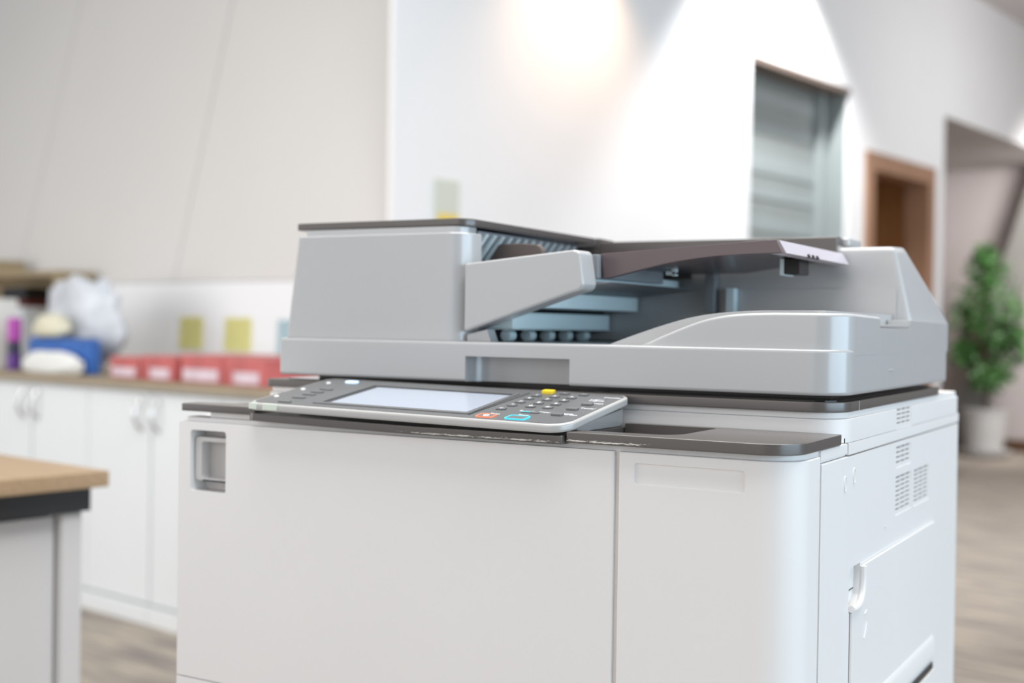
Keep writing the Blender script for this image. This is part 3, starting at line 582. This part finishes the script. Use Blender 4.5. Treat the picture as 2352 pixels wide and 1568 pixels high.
part('stop_block', bev(box(0.488, 0.5025, 0.270, 0.300, 0.1435, 0.158), 0.001), 'black', tr)
part('stop_bracket', bev(box(0.484, 0.4878, 0.270, 0.300, 0.1425, 0.158), 0.0005), 'inner_plate', tr)
part('hanger', bev(box(0.387, 0.3915, 0.246, 0.252, 0.1415, 0.153), 0.0008), 'inner_plate', tr)
part('hanger_foot', bev(box(0.381, 0.3915, 0.246, 0.252, 0.1425, 0.1462), 0.0008), 'inner_plate', tr)
part('housing_post', bev(box(0.402, 0.4105, 0.352, 0.3634, 0.1085, 0.1340), 0.0008), 'inner_plate', hs)
part('housing_post', bev(box(0.380, 0.390, 0.350, 0.3634, 0.1085, 0.152), 0.001), 'inner_grey', hs)

# ---------------- control panel (tilted back)
PA, PB, PC = 0.0253, -0.0130, 0.1498
def tilt(co): co.z += PA + PB * co.x + PC * co.y; return co
cp = part('control_panel', bev(bm_poly(rrect(0.0950, 0.4130, -0.0145, 0.1055, (0.014, 0.020, 0.012, 0.010), 10), 'z', -0.0068, 0.0), 0.0022, 4, ang=60), 'panel_white', fn=tilt)
lab(cp, 'tilted control panel with touch screen and keypad')
part('panel_support', bev(bm_poly([(0.022, 0.0100), (0.1055, 0.0100), (0.1055, 0.0245), (0.022, 0.0145)], 'x', 0.125, 0.4045), 0.001), 'panel_white')
inset_plan = rrect(0.0985, 0.4097, -0.0112, 0.1022, (0.011, 0.017, 0.009, 0.007), 10)
part('panel_face', bm_poly(inset_plan, 'z', -0.001, 0.0003), 'panel_grey', cp, fn=tilt, cut=[])
part('screen_bezel', bev(bm_poly(rrect(0.1585, 0.3185, -0.0015, 0.0840, 0.003, 4), 'z', 0.0002, 0.0012), 0.0004), 'panel_grey', cp, fn=tilt, cut=[bm_poly(rrect(0.1665, 0.3140, 0.0035, 0.0795, 0.001, 2), 'z', 0.0, 0.01)])
part('screen_edge', bm_poly(rrect(0.1660, 0.3145, 0.0030, 0.0800, 0.001, 2), 'z', 0.00032, 0.0004), 'bezel', cp, fn=tilt)
lab(part('touch_screen', bm_poly(rrect(0.1735, 0.3128, 0.0042, 0.0755, 0.0005, 2), 'z', 0.00042, 0.0005), 'screen', cp, fn=tilt), 'pale blank touch screen')
def key(x, y, w_=0.0082, d_=0.0056, h=0.0016, mm='key_grey', nm='key', r=0.0012, label=None):
    o = part(nm, bev(bm_poly(rrect(x - w_ / 2, x + w_ / 2, y - d_ / 2, y + d_ / 2, r, 4), 'z', 0.0003, h), 0.0004, 2, ang=60), mm, cp, fn=tilt)
    if label: lab(o, label)
    return o
ch = ['1', '2', '3', '4', '5', '6', '7', '8', '9', '*', '0', '#']
for r_, yy in enumerate((0.0793, 0.0660, 0.0515, 0.0380)):
    for c_, xx in enumerate((0.3362, 0.3535, 0.3693)):
        key(xx, yy); text(ch[r_ * 3 + c_], 0.0058, (xx, yy, 0.00165), 'print_white', cp, 'key_digit', tilt)
key(0.3345, 0.0234); text('C', 0.0042, (0.3345, 0.0234, 0.00165), 'print_white', cp, 'key_digit', tilt)
key(0.3397, 0.0938, 0.011, 0.0075, 0.003, 'key_yellow', 'key', 0.002, 'yellow reset key')
for xx in (0.3555, 0.3735): key(xx, 0.0938); text('-', 0.004, (xx, 0.0938, 0.00165), 'print_white', cp, 'key_digit', tilt)
for xx, yy in ((0.3945, 0.0588), (0.3915, 0.0385), (0.3895, 0.0165)): key(xx, yy, 0.0095, 0.0062, 0.002)
def ring_key(x, y, w_, d_, mm, label):
    o = key(x, y, w_ * 0.93, d_ * 0.9, 0.0009, 'key_grey', 'key', 0.002, label)
    part('key_ring', bm_poly(rrect(x - w_ / 2, x + w_ / 2, y - d_ / 2, y + d_ / 2, 0.0028, 5), 'z', 0.0003, 0.0013), mm, cp, fn=tilt, cut=[bm_poly(rrect(x - w_ / 2 + 0.0009, x + w_ / 2 - 0.0009, y - d_ / 2 + 0.0009, y + d_ / 2 - 0.0009, 0.002, 5), 'z', 0, 0.01)])
ring_key(0.3362, -0.0028, 0.0155, 0.0115, 'ring_orange', 'stop key in an orange ring'); ring_key(0.3642, -0.0022, 0.0185, 0.0130, 'ring_cyan', 'start key in a cyan ring')
# stop symbol, sample-copy key and the words
part('stop_symbol', tube([(0.3362 + 0.0022 * math.cos(t * math.pi / 8), -0.0028 + 0.0022 * math.sin(t * math.pi / 8), 0.0011) for t in range(17)], 0.0004, 6), 'print_white', cp, fn=tilt)
key(0.3640, 0.0190, 0.0170, 0.0048, 0.0012, 'key_grey', 'key', 0.0022); part('key_ring', bev(box(0.3560, 0.3650, 0.0168, 0.0178, 0.0012, 0.0014), 0.0001), 'ring_cyan', cp, fn=tilt)
for s, x, y, sz in (('Stop', 0.3385, 0.0072, 0.0042), ('Start', 0.3630, 0.0092, 0.0040), ('Sample  Copy', 0.3655, 0.0240, 0.0042), ('Counter', 0.4020, 0.0905, 0.0038), ('User Tools/', 0.3955, 0.0462, 0.0042), ('Simple', 0.3935, 0.0235, 0.0042), ('Screen', 0.3985, 0.0205, 0.0040), ('Interrupt', 0.3965, 0.0660, 0.0040), ('Login/', 0.3930, 0.0800, 0.0040), ('Logout', 0.3945, 0.0755, 0.0040)):
    text(s, sz * 1.2, (x, y, 0.00035), 'print_white', cp, 'printed_word', tilt)
part('display_lid_edge', bm_poly([(0.3192, -0.003), (0.3200, -0.003), (0.3240, 0.089), (0.3232, 0.089)], 'z', 0.0003, 0.0008), 'bezel', cp, fn=tilt)
part('login_plate', bev(box(0.3870, 0.4000, 0.0825, 0.0875, 0.0003, 0.0006), 0.0001), 'key_grey', cp, fn=tilt)
for yy in (-0.0040, 0.0150, 0.0291, 0.0404, 0.0535): key(0.1315, yy, 0.0135, 0.0045, 0.0014)
for xx, yy in ((0.1063, 0.0142), (0.1085, 0.0484), (0.1125, 0.0804)): part('indicator', lathe([(0.0022, 0.0003), (0.0021, 0.0010), (0.0005, 0.0014)], 12, (xx, yy, 0)), 'print_white', cp, fn=tilt)
lab(part('power_key', bev(bm_poly(rrect(0.1265, 0.1405, 0.0850, 0.0925, 0.0035, 6), 'z', 0.0003, 0.0016), 0.0005), 'led_blue', cp, fn=tilt), 'power key lit pale blue')
for (a, b) in ((0.1000, 0.1085), (0.1155, 0.1315)): part('tape_strip', bev(box(a, b, -0.0152, -0.0135, -0.0052, 0.0002), 0.0003), 'tape', cp, fn=tilt)
